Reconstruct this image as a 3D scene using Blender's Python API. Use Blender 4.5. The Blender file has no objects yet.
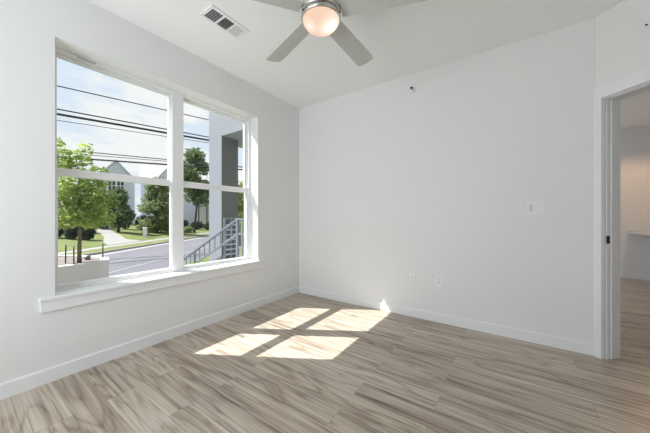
import bpy, bmesh, math, random
from mathutils import Vector, Matrix

# ------------------------------------------------------------------ camera, world, sun, exposure
scene = bpy.context.scene
COL = scene.collection
random.seed(7)
R = math.radians
CAM = Vector((2.581, -3.019, 1.129))
YAW = R(34.92)
cam_data = bpy.data.cameras.new('camera')
cam_data.sensor_width = 36.0
cam_data.lens = 265.0 / 650.0 * 36.0
cam_data.clip_start = 0.02
cam_data.clip_end = 400
cam = bpy.data.objects.new('camera', cam_data)
cam.location = CAM
cam.rotation_euler = (R(90), 0, YAW)
COL.objects.link(cam)
scene.camera = cam

scene.view_settings.view_transform = 'Standard'
scene.view_settings.look = 'None'
scene.view_settings.gamma = 1.0
scene.view_settings.use_curve_mapping = False
scene.view_settings.exposure = 0.0
scene.cycles.use_denoising = True
scene.cycles.max_bounces = 12
scene.cycles.diffuse_bounces = 8
scene.cycles.transparent_max_bounces = 24
scene.cycles.sample_clamp_indirect = 6.0

SKY_STRENGTH = 1.0
SUN_STRENGTH = 10.5
FILL_POWER = 52.0
KITCHEN_POWER = 26.0
KITCHEN_FILL = 26.0


def make_world():
    w = bpy.data.worlds.new('sky')
    scene.world = w
    w.use_nodes = True
    nt = w.node_tree
    nt.nodes.clear()
    out = nt.nodes.new('ShaderNodeOutputWorld')
    bg = nt.nodes.new('ShaderNodeBackground')
    bg.inputs['Strength'].default_value = SKY_STRENGTH
    tc = nt.nodes.new('ShaderNodeTexCoord')
    mp = nt.nodes.new('ShaderNodeMapping')
    mp.inputs['Scale'].default_value = (1.0, 1.0, 2.6)
    mp.inputs['Location'].default_value = (0.35, 0.1, 0.4)
    ns = nt.nodes.new('ShaderNodeTexNoise')
    ns.inputs['Scale'].default_value = 3.2
    ns.inputs['Detail'].default_value = 7
    ns.inputs['Roughness'].default_value = 0.55
    cr = nt.nodes.new('ShaderNodeValToRGB')
    cr.color_ramp.elements[0].position = 0.43
    cr.color_ramp.elements[0].color = (0.77, 0.87, 0.99, 1)
    cr.color_ramp.elements[1].position = 0.53
    cr.color_ramp.elements[1].color = (1.0, 1.0, 1.0, 1)
    nt.links.new(tc.outputs['Generated'], mp.inputs['Vector'])
    nt.links.new(mp.outputs['Vector'], ns.inputs['Vector'])
    nt.links.new(ns.outputs['Fac'], cr.inputs['Fac'])
    nt.links.new(cr.outputs['Color'], bg.inputs['Color'])
    nt.links.new(bg.outputs['Background'], out.inputs['Surface'])


make_world()
SUN_DIR = Vector((1.0, 0.59, -1.40)).normalized()
sun_data = bpy.data.lights.new('sun', 'SUN')
sun_data.energy = SUN_STRENGTH
sun_data.angle = R(0.3)
sun_data.color = (1.0, 0.975, 0.94)
sun = bpy.data.objects.new('sun', sun_data)
sun.rotation_euler = SUN_DIR.to_track_quat('-Z', 'Y').to_euler()
sun.location = (-12, -8, 16)
COL.objects.link(sun)


def area_light(name, loc, direction, sx, sy, power, color):
    d = bpy.data.lights.new(name, 'AREA')
    d.shape = 'RECTANGLE'
    d.size = sx
    d.size_y = sy
    d.energy = power
    d.color = color
    o = bpy.data.objects.new(name, d)
    o.location = loc
    o.rotation_euler = Vector(direction).to_track_quat('-Z', 'Y').to_euler()
    COL.objects.link(o)
    return o


# unseen fill lamps added for brightness: one behind the camera, one in the kitchen
area_light('rear_fill_light', (1.17, -4.30, 1.30), (0.14, 1, 0.25), 1.7, 1.7, FILL_POWER, (0.89, 0.945, 1.0))
area_light('kitchen_fill_light', (1.72, 2.2, 1.4), (1, 0.55, 0.05), 1.4, 1.7, KITCHEN_FILL, (0.86, 0.92, 1.0))


# ------------------------------------------------------------------ helpers
def tag(o, label=None, cat=None, group=None, kind=None):
    if label: o['label'] = label
    if cat: o['category'] = cat
    if group: o['group'] = group
    if kind: o['kind'] = kind
    return o


def link(name, bm, mat, parent=None, smooth=False):
    bmesh.ops.recalc_face_normals(bm, faces=bm.faces)
    me = bpy.data.meshes.new(name)
    bm.to_mesh(me)
    bm.free()
    if smooth:
        for p in me.polygons:
            p.use_smooth = True
    o = bpy.data.objects.new(name, me)
    for m in (mat if isinstance(mat, (list, tuple)) else [mat]):
        me.materials.append(m)
    COL.objects.link(o)
    if parent is not None:
        o.parent = parent
    return o


def empty(name, loc, rz=0.0, label=None, cat=None, group=None, kind=None):
    o = bpy.data.objects.new(name, None)
    o.location = loc
    o.rotation_euler = (0, 0, rz)
    o.empty_display_size = 0.1
    COL.objects.link(o)
    return tag(o, label, cat, group, kind)


def box(bm, x0, x1, y0, y1, z0, z1, bevel=0.0, M=None):
    vs = [bm.verts.new((x, y, z)) for z in (z0, z1) for y in (y0, y1) for x in (x0, x1)]
    idx = [(0, 2, 3, 1), (4, 5, 7, 6), (0, 1, 5, 4), (2, 6, 7, 3), (0, 4, 6, 2), (1, 3, 7, 5)]
    fs = [bm.faces.new([vs[i] for i in f]) for f in idx]
    if M is not None:
        for v in vs:
            v.co = M @ v.co
    if bevel > 0:
        es = list({e for f in fs for e in f.edges})
        bmesh.ops.bevel(bm, geom=es, offset=bevel, segments=2, profile=0.5, affect='EDGES')
    return bm


def boxes(lst, bevel=0.0, M=None):
    bm = bmesh.new()
    for b in lst:
        box(bm, *b, bevel=bevel, M=M)
    return bm


def lathe(bm, prof, seg=40, M=None):
    rings = []
    for (r, z) in prof:
        if r < 1e-6:
            rings.append([bm.verts.new((0, 0, z))])
        else:
            rings.append([bm.verts.new((r * math.cos(2 * math.pi * i / seg), r * math.sin(2 * math.pi * i / seg), z)) for i in range(seg)])
    for a, b in zip(rings[:-1], rings[1:]):
        for i in range(seg):
            j = (i + 1) % seg
            if len(a) == 1 and len(b) == 1:
                continue
            if len(a) == 1:
                bm.faces.new((a[0], b[i], b[j]))
            elif len(b) == 1:
                bm.faces.new((a[i], a[j], b[0]))
            else:
                bm.faces.new((a[i], a[j], b[j], b[i]))
    if M is not None:
        for rr in rings:
            for v in rr:
                v.co = M @ v.co
    return bm


def tube(bm, pts, rad, seg=8):
    pts = [Vector(p) for p in pts]
    rads = rad if isinstance(rad, (list, tuple)) else [rad] * len(pts)
    rings = []
    for i, p in enumerate(pts):
        t = (pts[min(i + 1, len(pts) - 1)] - pts[max(i - 1, 0)]).normalized()
        a = t.cross(Vector((0, 0, 1)))
        if a.length < 1e-3:
            a = t.cross(Vector((1, 0, 0)))
        a.normalize()
        b = t.cross(a)
        rings.append([bm.verts.new(p + (a * math.cos(2 * math.pi * k / seg) + b * math.sin(2 * math.pi * k / seg)) * rads[i]) for k in range(seg)])
    for A, B in zip(rings[:-1], rings[1:]):
        for k in range(seg):
            bm.faces.new((A[k], A[(k + 1) % seg], B[(k + 1) % seg], B[k]))
    bm.faces.new(rings[0])
    bm.faces.new(rings[-1][::-1])
    return bm


def prism(bm, poly, z0, z1):
    lo = [bm.verts.new((x, y, z0)) for x, y in poly]
    hi = [bm.verts.new((x, y, z1)) for x, y in poly]
    n = len(poly)
    bm.faces.new(lo[::-1])
    bm.faces.new(hi)
    for i in range(n):
        bm.faces.new((lo[i], lo[(i + 1) % n], hi[(i + 1) % n], hi[i]))
    return bm


# the street runs along the camera's forward line; st(r, f) = metres across / along it
RV = Vector((math.cos(YAW), math.sin(YAW), 0))
FV = Vector((-math.sin(YAW), math.cos(YAW), 0))


def st(r, f, z=0.0):
    p = CAM + RV * r + FV * f
    return Vector((p.x, p.y, z))


STREET = Matrix(((RV.x, FV.x, 0, CAM.x), (RV.y, FV.y, 0, CAM.y), (0, 0, 1, 0), (0, 0, 0, 1)))


# ------------------------------------------------------------------ materials
def new_mat(name):
    m = bpy.data.materials.new(name)
    m.use_nodes = True
    nt = m.node_tree
    b = nt.nodes['Principled BSDF']
    return m, nt, b


def srgb(r, g, b):
    f = lambda c: (c / 255) / 12.92 if c / 255 <= 0.04045 else ((c / 255 + 0.055) / 1.055) ** 2.4
    return (f(r), f(g), f(b), 1.0)


def plain(name, col, rough=0.5, metal=0.0, var=0.04, scale=8.0, bump=0.0, bscale=200.0, spec=0.5):
    m, nt, b = new_mat(name)
    b.inputs['Roughness'].default_value = rough
    b.inputs['Metallic'].default_value = metal
    b.inputs['Specular IOR Level'].default_value = spec
    tc = nt.nodes.new('ShaderNodeTexCoord')
    ns = nt.nodes.new('ShaderNodeTexNoise')
    ns.inputs['Scale'].default_value = scale
    ns.inputs['Detail'].default_value = 4
    mx = nt.nodes.new('ShaderNodeMix')
    mx.data_type = 'RGBA'
    mx.inputs['A'].default_value = tuple(c * (1 - var) for c in col[:3]) + (1,)
    mx.inputs['B'].default_value = tuple(min(1, c * (1 + var)) for c in col[:3]) + (1,)
    nt.links.new(tc.outputs['Object'], ns.inputs['Vector'])
    nt.links.new(ns.outputs['Fac'], mx.inputs['Factor'])
    nt.links.new(mx.outputs['Result'], b.inputs['Base Color'])
    if bump > 0:
        n2 = nt.nodes.new('ShaderNodeTexNoise')
        n2.inputs['Scale'].default_value = bscale
        n2.inputs['Detail'].default_value = 2
        bp = nt.nodes.new('ShaderNodeBump')
        bp.inputs['Strength'].default_value = bump
        bp.inputs['Distance'].default_value = 0.002
        nt.links.new(tc.outputs['Object'], n2.inputs['Vector'])
        nt.links.new(n2.outputs['Fac'], bp.inputs['Height'])
        nt.links.new(bp.outputs['Normal'], b.inputs['Normal'])
    return m


WALL = plain('wall_paint', (0.765, 0.77, 0.765, 1), 0.75, var=0.006, scale=2, bump=0.12, bscale=260, spec=0.25)
CEIL = plain('ceiling_paint', (0.87, 0.87, 0.865, 1), 0.85, var=0.006, scale=2, bump=0.12, bscale=200, spec=0.2)
TRIM = plain('trim_paint', (0.79, 0.80, 0.805, 1), 0.42, var=0.008, spec=0.4)
VINYL = plain('window_vinyl', (0.80, 0.80, 0.80, 1), 0.38, var=0.01)
PLASTIC = plain('white_plastic', (0.80, 0.81, 0.82, 1), 0.32, var=0.01)
PLATE = plain('plate_plastic', (0.79, 0.80, 0.81, 1), 0.35, var=0.01)
PLASTIC_GREY = plain('grey_plastic', (0.42, 0.42, 0.43, 1), 0.35, var=0.01)
FIT_GREY = plain('light_grey_plastic', (0.60, 0.60, 0.61, 1), 0.35, var=0.01)
BLACK = plain('black_metal', (0.012, 0.012, 0.012, 1), 0.35, metal=0.3, var=0.1)
DARK = plain('dark_cavity', (0.03, 0.033, 0.04, 1), 0.8, var=0.1)
NICKEL = plain('brushed_nickel', (0.62, 0.60, 0.56, 1), 0.26, metal=1.0, var=0.05, scale=40)
BLADE = plain('fan_blade_grey', (0.54, 0.54, 0.52, 1), 0.45, var=0.05, scale=30)
CHROME = plain('chrome', (0.55, 0.55, 0.54, 1), 0.25, metal=1.0, var=0.05)
GUNMETAL = plain('dark_metal', (0.10, 0.10, 0.10, 1), 0.4, metal=0.6, var=0.1)
CONCRETE = plain('concrete', (0.58, 0.545, 0.56, 1), 0.85, var=0.16, scale=3, bump=0.4, bscale=40)
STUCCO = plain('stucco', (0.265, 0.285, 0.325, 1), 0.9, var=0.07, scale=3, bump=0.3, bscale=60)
SIDING = plain('house_siding', (0.55, 0.59, 0.71, 1), 0.8, var=0.04)
WHITE_EXT = plain('white_house_trim', (0.70, 0.70, 0.72, 1), 0.6, var=0.03)
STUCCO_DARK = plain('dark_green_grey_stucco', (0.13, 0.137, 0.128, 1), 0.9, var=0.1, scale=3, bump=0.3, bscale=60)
ROOF = plain('pale_shingle', (0.70, 0.68, 0.66, 1), 0.9, var=0.08, scale=6)
GLASS_DARK = plain('dark_window_glass', (0.03, 0.04, 0.06, 1), 0.1, var=0.1)
RAIL = plain('grey_painted_steel', (0.20, 0.235, 0.27, 1), 0.5, metal=0.2, var=0.05)
ASPHALT = plain('asphalt', (0.135, 0.132, 0.155, 1), 0.9, var=0.14, scale=1.2, bump=0.3, bscale=50)
PAVE = plain('pavement', (0.28, 0.272, 0.262, 1), 0.9, var=0.07, scale=2)
PAINT = plain('road_paint', (0.26, 0.26, 0.27, 1), 0.8, var=0.15, scale=6)
SOIL = plain('mulch', (0.20, 0.17, 0.155, 1), 0.95, var=0.5, scale=14, bump=0.8, bscale=30)
BARK = plain('bark', (0.16, 0.115, 0.08, 1), 0.9, var=0.3, scale=20, bump=0.6, bscale=60)
DBARK = plain('dark_bark', (0.06, 0.05, 0.045, 1), 0.9, var=0.3, scale=20)
WIRE_K = 1.5
WIRE = plain('cable_black', (0.02, 0.02, 0.025, 1), 0.6, var=0.1)
COUNTER = plain('counter_stone', (0.66, 0.63, 0.60, 1), 0.3, var=0.06, scale=20)
CABINET = plain('cabinet_paint', (0.70, 0.71, 0.73, 1), 0.5, var=0.02)
SHADE = plain('pendant_metal', (0.05, 0.05, 0.05, 1), 0.4, metal=0.6)
STONE = plain('grey_stone', (0.16, 0.15, 0.15, 1), 0.9, var=0.2)


def grass_mat():
    m, nt, b = new_mat('lawn_grass')
    b.inputs['Roughness'].default_value = 0.95
    b.inputs['Specular IOR Level'].default_value = 0.1
    tc = nt.nodes.new('ShaderNodeTexCoord')
    n1 = nt.nodes.new('ShaderNodeTexNoise'); n1.inputs['Scale'].default_value = 0.8; n1.inputs['Detail'].default_value = 6
    n2 = nt.nodes.new('ShaderNodeTexNoise'); n2.inputs['Scale'].default_value = 14; n2.inputs['Detail'].default_value = 4
    cr = nt.nodes.new('ShaderNodeValToRGB')
    cr.color_ramp.elements[0].position = 0.3; cr.color_ramp.elements[0].color = (0.10, 0.135, 0.04, 1)
    cr.color_ramp.elements[1].position = 0.7; cr.color_ramp.elements[1].color = (0.215, 0.235, 0.105, 1)
    mx = nt.nodes.new('ShaderNodeMath'); mx.operation = 'ADD'
    hf = nt.nodes.new('ShaderNodeMath'); hf.operation = 'MULTIPLY'; hf.inputs[1].default_value = 0.5
    bp = nt.nodes.new('ShaderNodeBump'); bp.inputs['Strength'].default_value = 0.6; bp.inputs['Distance'].default_value = 0.05
    for n in (n1, n2): nt.links.new(tc.outputs['Object'], n.inputs['Vector'])
    nt.links.new(n1.outputs['Fac'], mx.inputs[0]); nt.links.new(n2.outputs['Fac'], mx.inputs[1])
    nt.links.new(mx.outputs[0], hf.inputs[0]); nt.links.new(hf.outputs[0], cr.inputs['Fac'])
    nt.links.new(n2.outputs['Fac'], bp.inputs['Height']); nt.links.new(bp.outputs['Normal'], b.inputs['Normal'])
    nt.links.new(cr.outputs['Color'], b.inputs['Base Color'])
    return m


GRASS = grass_mat()


def leaf_mat(name, dark, light, trans=0.45):
    m, nt, b = new_mat(name)
    b.inputs['Roughness'].default_value = 0.7
    b.inputs['Specular IOR Level'].default_value = 0.2
    tc = nt.nodes.new('ShaderNodeTexCoord')
    ns = nt.nodes.new('ShaderNodeTexNoise'); ns.inputs['Scale'].default_value = 3.0; ns.inputs['Detail'].default_value = 5
    cr = nt.nodes.new('ShaderNodeValToRGB')
    cr.color_ramp.elements[0].position = 0.32; cr.color_ramp.elements[0].color = tuple(dark) + (1,)
    cr.color_ramp.elements[1].position = 0.68; cr.color_ramp.elements[1].color = tuple(light) + (1,)
    tr = nt.nodes.new('ShaderNodeBsdfTranslucent')
    mx = nt.nodes.new('ShaderNodeMixShader'); mx.inputs['Fac'].default_value = trans
    out = nt.nodes['Material Output']
    nt.links.new(tc.outputs['Object'], ns.inputs['Vector'])
    nt.links.new(ns.outputs['Fac'], cr.inputs['Fac'])
    nt.links.new(cr.outputs['Color'], b.inputs['Base Color'])
    nt.links.new(cr.outputs['Color'], tr.inputs['Color'])
    nt.links.new(b.outputs['BSDF'], mx.inputs[1]); nt.links.new(tr.outputs['BSDF'], mx.inputs[2])
    nt.links.new(mx.outputs['Shader'], out.inputs['Surface'])
    return m


LEAF_LIGHT = leaf_mat('young_leaves', (0.17, 0.26, 0.05), (0.48, 0.58, 0.18), 0.5)
LEAF_DARK = leaf_mat('dark_leaves', (0.05, 0.09, 0.06), (0.22, 0.30, 0.14), 0.3)
LEAF_MID = leaf_mat('mid_leaves', (0.15, 0.20, 0.10), (0.36, 0.42, 0.21), 0.4)
LEAF_TALL = leaf_mat('tall_tree_leaves', (0.06, 0.10, 0.06), (0.30, 0.40, 0.17), 0.35)
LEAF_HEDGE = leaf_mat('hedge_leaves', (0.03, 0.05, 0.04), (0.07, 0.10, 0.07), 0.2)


def glass_mat():
    m, nt, b = new_mat('clear_glass')
    nt.nodes.remove(b)
    out = nt.nodes['Material Output']
    t = nt.nodes.new('ShaderNodeBsdfTransparent'); t.inputs['Color'].default_value = (0.96, 0.975, 0.975, 1)
    g = nt.nodes.new('ShaderNodeBsdfGlossy'); g.inputs['Roughness'].default_value = 0.02
    fr = nt.nodes.new('ShaderNodeFresnel'); fr.inputs['IOR'].default_value = 1.35
    mx = nt.nodes.new('ShaderNodeMixShader')
    geo = nt.nodes.new('ShaderNodeNewGeometry')
    inv = nt.nodes.new('ShaderNodeMath'); inv.operation = 'SUBTRACT'; inv.inputs[0].default_value = 1.0
    ml = nt.nodes.new('ShaderNodeMath'); ml.operation = 'MULTIPLY'
    nt.links.new(geo.outputs['Backfacing'], inv.inputs[1])
    nt.links.new(fr.outputs['Fac'], ml.inputs[0]); nt.links.new(inv.outputs[0], ml.inputs[1])
    nt.links.new(ml.outputs[0], mx.inputs['Fac'])
    nt.links.new(t.outputs['BSDF'], mx.inputs[1]); nt.links.new(g.outputs['BSDF'], mx.inputs[2])
    nt.links.new(mx.outputs['Shader'], out.inputs['Surface'])
    return m


GLASS = glass_mat()


def floor_mat():
    m, nt, b = new_mat('vinyl_plank')
    L = nt.links.new
    N = nt.nodes.new
    tc = N('ShaderNodeTexCoord')
    br = N('ShaderNodeTexBrick')
    br.offset = 0.37
    br.offset_frequency = 2
    br.inputs['Color1'].default_value = (0, 0, 0, 1)
    br.inputs['Color2'].default_value = (1, 1, 1, 1)
    br.inputs['Mortar'].default_value = (0.5, 0.5, 0.5, 1)
    br.inputs['Scale'].default_value = 1.0
    br.inputs['Mortar Size'].default_value = 0.0011
    br.inputs['Mortar Smooth'].default_value = 0.2
    br.inputs['Bias'].default_value = 0.0
    br.inputs['Brick Width'].default_value = 1.22
    br.inputs['Row Height'].default_value = 0.152
    mp0 = N('ShaderNodeMapping'); mp0.inputs['Location'].default_value = (0.22, 0.02, 0)
    L(tc.outputs['Object'], mp0.inputs['Vector'])
    L(mp0.outputs['Vector'], br.inputs['Vector'])
    # each plank shifts the grain pattern
    rnd = N('ShaderNodeSeparateColor')
    L(br.outputs['Color'], rnd.inputs['Color'])
    off = N('ShaderNodeCombineXYZ')
    m1 = N('ShaderNodeMath'); m1.operation = 'MULTIPLY'; m1.inputs[1].default_value = 37.0
    m2 = N('ShaderNodeMath'); m2.operation = 'MULTIPLY'; m2.inputs[1].default_value = 11.0
    L(rnd.outputs[0], m1.inputs[0]); L(rnd.outputs[0], m2.inputs[0])
    L(m1.outputs[0], off.inputs['X']); L(m2.outputs[0], off.inputs['Z'])
    add = N('ShaderNodeVectorMath'); add.operation = 'ADD'
    L(tc.outputs['Object'], add.inputs[0]); L(off.outputs['Vector'], add.inputs[1])
    # cathedral figure: long rings
    mpA = N('ShaderNodeMapping'); mpA.inputs['Scale'].default_value = (0.75, 6.0, 1)
    L(add.outputs['Vector'], mpA.inputs['Vector'])
    nA = N('ShaderNodeTexNoise'); nA.inputs['Scale'].default_value = 1.0; nA.inputs['Detail'].default_value = 2.0; nA.inputs['Distortion'].default_value = 0.6
    L(mpA.outputs['Vector'], nA.inputs['Vector'])
    mr = N('ShaderNodeMath'); mr.operation = 'MULTIPLY'; mr.inputs[1].default_value = 21.0
    L(nA.outputs['Fac'], mr.inputs[0])
    sn = N('ShaderNodeMath'); sn.operation = 'SINE'
    L(mr.outputs[0], sn.inputs[0])
    # sharp dark ring lines
    ab = N('ShaderNodeMath'); ab.operation = 'ABSOLUTE'
    L(sn.outputs[0], ab.inputs[0])
    sn2 = N('ShaderNodeMath'); sn2.operation = 'POWER'; sn2.inputs[1].default_value = 0.6
    L(ab.outputs[0], sn2.inputs[0])
    # fine streaks
    mpB = N('ShaderNodeMapping'); mpB.inputs['Scale'].default_value = (1.3, 60.0, 1)
    L(add.outputs['Vector'], mpB.inputs['Vector'])
    nB = N('ShaderNodeTexNoise'); nB.inputs['Scale'].default_value = 1.0; nB.inputs['Detail'].default_value = 5.0; nB.inputs['Roughness'].default_value = 0.6
    L(mpB.outputs['Vector'], nB.inputs['Vector'])
    # broad dark streaks / heartwood
    mpC = N('ShaderNodeMapping'); mpC.inputs['Scale'].default_value = (0.5, 9.0, 1)
    L(add.outputs['Vector'], mpC.inputs['Vector'])
    nC = N('ShaderNodeTexNoise'); nC.inputs['Scale'].default_value = 1.3; nC.inputs['Detail'].default_value = 4.0; nC.inputs['Distortion'].default_value = 0.4
    L(mpC.outputs['Vector'], nC.inputs['Vector'])
    # knots
    mpK = N('ShaderNodeMapping'); mpK.inputs['Scale'].default_value = (1.6, 4.2, 1)
    L(add.outputs['Vector'], mpK.inputs['Vector'])
    vK = N('ShaderNodeTexVoronoi'); vK.inputs['Scale'].default_value = 1.0
    L(mpK.outputs['Vector'], vK.inputs['Vector'])
    kR = N('ShaderNodeMapRange'); kR.inputs['From Min'].default_value = 0.02; kR.inputs['From Max'].default_value = 0.09; kR.inputs['To Min'].default_value = -0.34; kR.inputs['To Max'].default_value = 0.0
    L(vK.outputs['Distance'], kR.inputs['Value'])

    def wsum(pairs, base):
        prev = None
        for sock, k in pairs:
            mm = N('ShaderNodeMath'); mm.operation = 'MULTIPLY_ADD'; mm.inputs[1].default_value = k
            L(sock, mm.inputs[0])
            if prev is None: mm.inputs[2].default_value = base
            else: L(prev, mm.inputs[2])
            prev = mm.outputs[0]
        return prev
    v = wsum([(sn2.outputs[0], 0.32), (nB.outputs['Fac'], 1.25), (nC.outputs['Fac'], 0.72), (rnd.outputs[0], 0.15), (kR.outputs['Result'], 1.0)], -0.76)
    cr = N('ShaderNodeValToRGB')
    e = cr.color_ramp.elements
    e[0].position = 0.0; e[0].color = (0.10, 0.07, 0.047, 1)
    e[1].position = 1.0; e[1].color = (0.68, 0.60, 0.51, 1)
    a = e.new(0.33); a.color = (0.295, 0.235, 0.18, 1)
    a = e.new(0.62); a.color = (0.47, 0.40, 0.325, 1)
    L(v, cr.inputs['Fac'])
    mo = N('ShaderNodeMix'); mo.data_type = 'RGBA'
    mo.inputs['B'].default_value = (0.16, 0.13, 0.105, 1)
    L(cr.outputs['Color'], mo.inputs['A'])
    mf = N('ShaderNodeMath'); mf.operation = 'MULTIPLY'; mf.inputs[1].default_value = 0.75
    L(br.outputs['Fac'], mf.inputs[0]); L(mf.outputs[0], mo.inputs['Factor'])
    L(mo.outputs['Result'], b.inputs['Base Color'])
    b.inputs['Roughness'].default_value = 0.30
    b.inputs['Specular IOR Level'].default_value = 0.5
    bp = N('ShaderNodeBump'); bp.inputs['Strength'].default_value = 0.12; bp.inputs['Distance'].default_value = 0.002
    L(nB.outputs['Fac'], bp.inputs['Height']); L(bp.outputs['Normal'], b.inputs['Normal'])
    return m


FLOOR = floor_mat()


# ------------------------------------------------------------------ room shell
H = 2.74
WY0, WY1, WZ0, WZ1 = -2.585, -0.784, 0.579, 2.376    # window opening in the left wall
WT = 0.25                                            # left wall thickness
D2 = Vector((1, -1, 0)).normalized()                 # along the diagonal door wall
N2 = Vector((1, 1, 0)).normalized()                  # out through the door
P0 = Vector((3.146, 0, 0))
DOOR = Matrix(((D2.x, N2.x, 0, P0.x), (D2.y, N2.y, 0, P0.y), (0, 0, 1, 0), (0, 0, 0, 1)))


def struct(name, bm, mat, parent=None, label=None):
    o = link(name, bm, mat, parent)
    if parent is None:
        tag(o, label, kind='structure')
    return o


DOOR_W = 0.86
S_END = 1.14
PX = P0.x + D2.x * S_END
PY = D2.y * S_END
struct('floor', boxes([(-WT, 7.7, -4.4, 4.3, -0.12, 0.0)]), FLOOR, label='grey brown wood plank floor with pale and dark grain')
struct('ceiling', boxes([(-WT, 7.7, -4.4, 4.3, H, H + 0.15)]), CEIL, label='plain white painted ceiling above the room')
struct('wall_left', boxes([
    (-WT, 0, -4.4, WY0, 0, H), (-WT, 0, WY1, 0.12, 0, H),
    (-WT, 0, WY0, WY1, 0, WZ0 - 0.03), (-WT, 0, WY0, WY1, WZ1, H)]), WALL, label='white painted wall with the large window')
struct('wall_back', boxes([(0, P0.x - 0.001, 0, 0.12, 0, H)]), WALL, label='white painted wall with switch and outlets')
T2 = 0.12
struct('wall_door', boxes([(0, 0.045, 0, T2, 0, H), (0.045 + DOOR_W, S_END, 0, T2, 0, H), (0.045, 0.045 + DOOR_W, 0, T2, 2.075, H)], M=DOOR), WALL,
       label='white diagonal wall holding the open doorway')
struct('wall_right', boxes([(PX, PX + 0.12, -4.4, PY, 0, H)]), WALL, label='white wall to the right behind the camera')
RX0, RX1 = 0.25, 2.1
struct('wall_rear', boxes([(0, RX0, -4.4, -4.25, 0, H), (RX1, PX, -4.4, -4.25, 0, H), (RX0, RX1, -4.4, -4.25, 0, 0.45), (RX0, RX1, -4.4, -4.25, 2.45, H)]), WALL,
       label='white wall behind the camera with an opening added for the fill light')
struct('wall_kitchen', boxes([(1.6, 7.7, 4.12, 4.3, 0, H), (1.6, 1.75, 0.12, 1.4, 0, H), (1.6, 1.75, 3.0, 4.12, 0, H), (1.6, 1.75, 1.4, 3.0, 0, 0.5), (1.6, 1.75, 1.4, 3.0, 2.3, H), (7.55, 7.7, -0.9, 4.12, 0, H), (PX + 0.121, 7.55, -0.9, -0.75, 0, H)]), WALL, label='white wall seen through the doorway in warm lamp light')


def baseboard(name, L, M, label):
    bm = bmesh.new()
    prof = [(0, 0), (0.014, 0), (0.014, 0.088), (0.011, 0.095), (0, 0.095)]
    a = [bm.verts.new(M @ Vector((0, p[0], p[1]))) for p in prof]
    b = [bm.verts.new(M @ Vector((L, p[0], p[1]))) for p in prof]
    n = len(prof)
    for i in range(n):
        bm.faces.new((a[i], a[(i + 1) % n], b[(i + 1) % n], b[i]))
    bm.faces.new(a[::-1]); bm.faces.new(b)
    return struct(name, bm, TRIM, label=label)


baseboard('baseboard_back', P0.x - 0.024, Matrix(((1, 0, 0, 0.014), (0, -1, 0, 0), (0, 0, 1, 0), (0, 0, 0, 1))), 'white baseboard under the wall with the outlets')
baseboard('baseboard_left', 4.25, Matrix(((0, 1, 0, 0), (1, 0, 0, -4.25), (0, 0, 1, 0), (0, 0, 0, 1))), 'white baseboard under the window wall')
baseboard('baseboard_kitchen', 5.8, Matrix(((1, 0, 0, 1.75), (0, -1, 0, 4.12), (0, 0, 1, 0), (0, 0, 0, 1))), 'white baseboard beyond the doorway')

# unseen window added behind the camera to carry the fill light
rw = empty('fill_window_rear', ((RX0 + RX1) / 2, -4.32, 0.45), kind='structure', label='wide white framed window added behind the camera for fill light')
rel = -(RX0 + RX1) / 2
bmf = boxes([(RX0 + rel, RX0 + rel + .05, -.03, .03, 0, 2), (RX1 + rel - .05, RX1 + rel, -.03, .03, 0, 2), (RX0 + rel + .05, RX1 + rel - .05, -.03, .03, 0, .05), (RX0 + rel + .05, RX1 + rel - .05, -.03, .03, 1.95, 2.0), (-.03, .03, -.03, .03, .05, 1.95)])
link('window_frame', bmf, VINYL, rw)

kw = empty('fill_window_kitchen', (1.66, 2.2, 0.5), R(90), kind='structure', label='white framed window added out of view for kitchen fill light')  # unseen window added around the kitchen fill lamp
link('window_frame', boxes([(-.80, -.75, -.03, .03, 0, 1.8), (.75, .80, -.03, .03, 0, 1.8), (-.75, .75, -.03, .03, 0, .05), (-.75, .75, -.03, .03, 1.75, 1.8)]), VINYL, kw)

# ------------------------------------------------------------------ window units in the left wall
FX = -0.15                                   # room side of the vinyl frame


def window_unit(name, y0, y1, label, latch):
    root = empty(name, (FX, (y0 + y1) / 2, WZ0), label=label, kind='structure')
    w = (y1 - y0) / 2
    h = WZ1 - WZ0
    f = 0.018
    link('window_frame', boxes([
        (-0.10, 0, -w, -w + f, 0, h), (-0.10, 0, w - f, w, 0, h),
        (-0.10, 0, -w + f, w - f, 0, f), (-0.10, 0, -w + f, w - f, h - f, h)], bevel=0.002), VINYL, root)
    wi = w - f
    zr0, zr1 = 0.856, 0.912                  # meeting rail
    # outer, upper sash
    s = 0.026
    x0, x1 = -0.088, -0.052
    up = link('upper_sash', boxes([
        (x0, x1, -wi, -wi + s, zr0, h - f), (x0, x1, wi - s, wi, zr0, h - f),
        (x0, x1, -wi + s, wi - s, zr0, zr1 - 0.004), (x0, x1, -wi + s, wi - s, h - f - s, h - f)], bevel=0.002), VINYL, root)
    link('pane', boxes([(x0 + .016, x0 + .020, -wi + s, wi - s, zr1 - 0.004, h - f - s)]), GLASS, up)
    # inner, lower sash
    s = 0.026
    x0, x1 = -0.048, -0.012
    lo = link('lower_sash', boxes([
        (x0, x1, -wi, -wi + s, f, zr1), (x0, x1, wi - s, wi, f, zr1),
        (x0, x1, -wi + s, wi - s, f, f + 0.024), (x0, x1, -wi + s, wi - s, zr0, zr1)], bevel=0.002), VINYL, root)
    link('pane', boxes([(x0 + .016, x0 + .020, -wi + s, wi - s, f + 0.024, zr0)]), GLASS, lo)
    if latch:
        link('vent_stop', boxes([(0.0, 0.003, -0.297, -0.183, h - 0.026, h - 0.014)]), PLASTIC_GREY, root)
    return root


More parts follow.
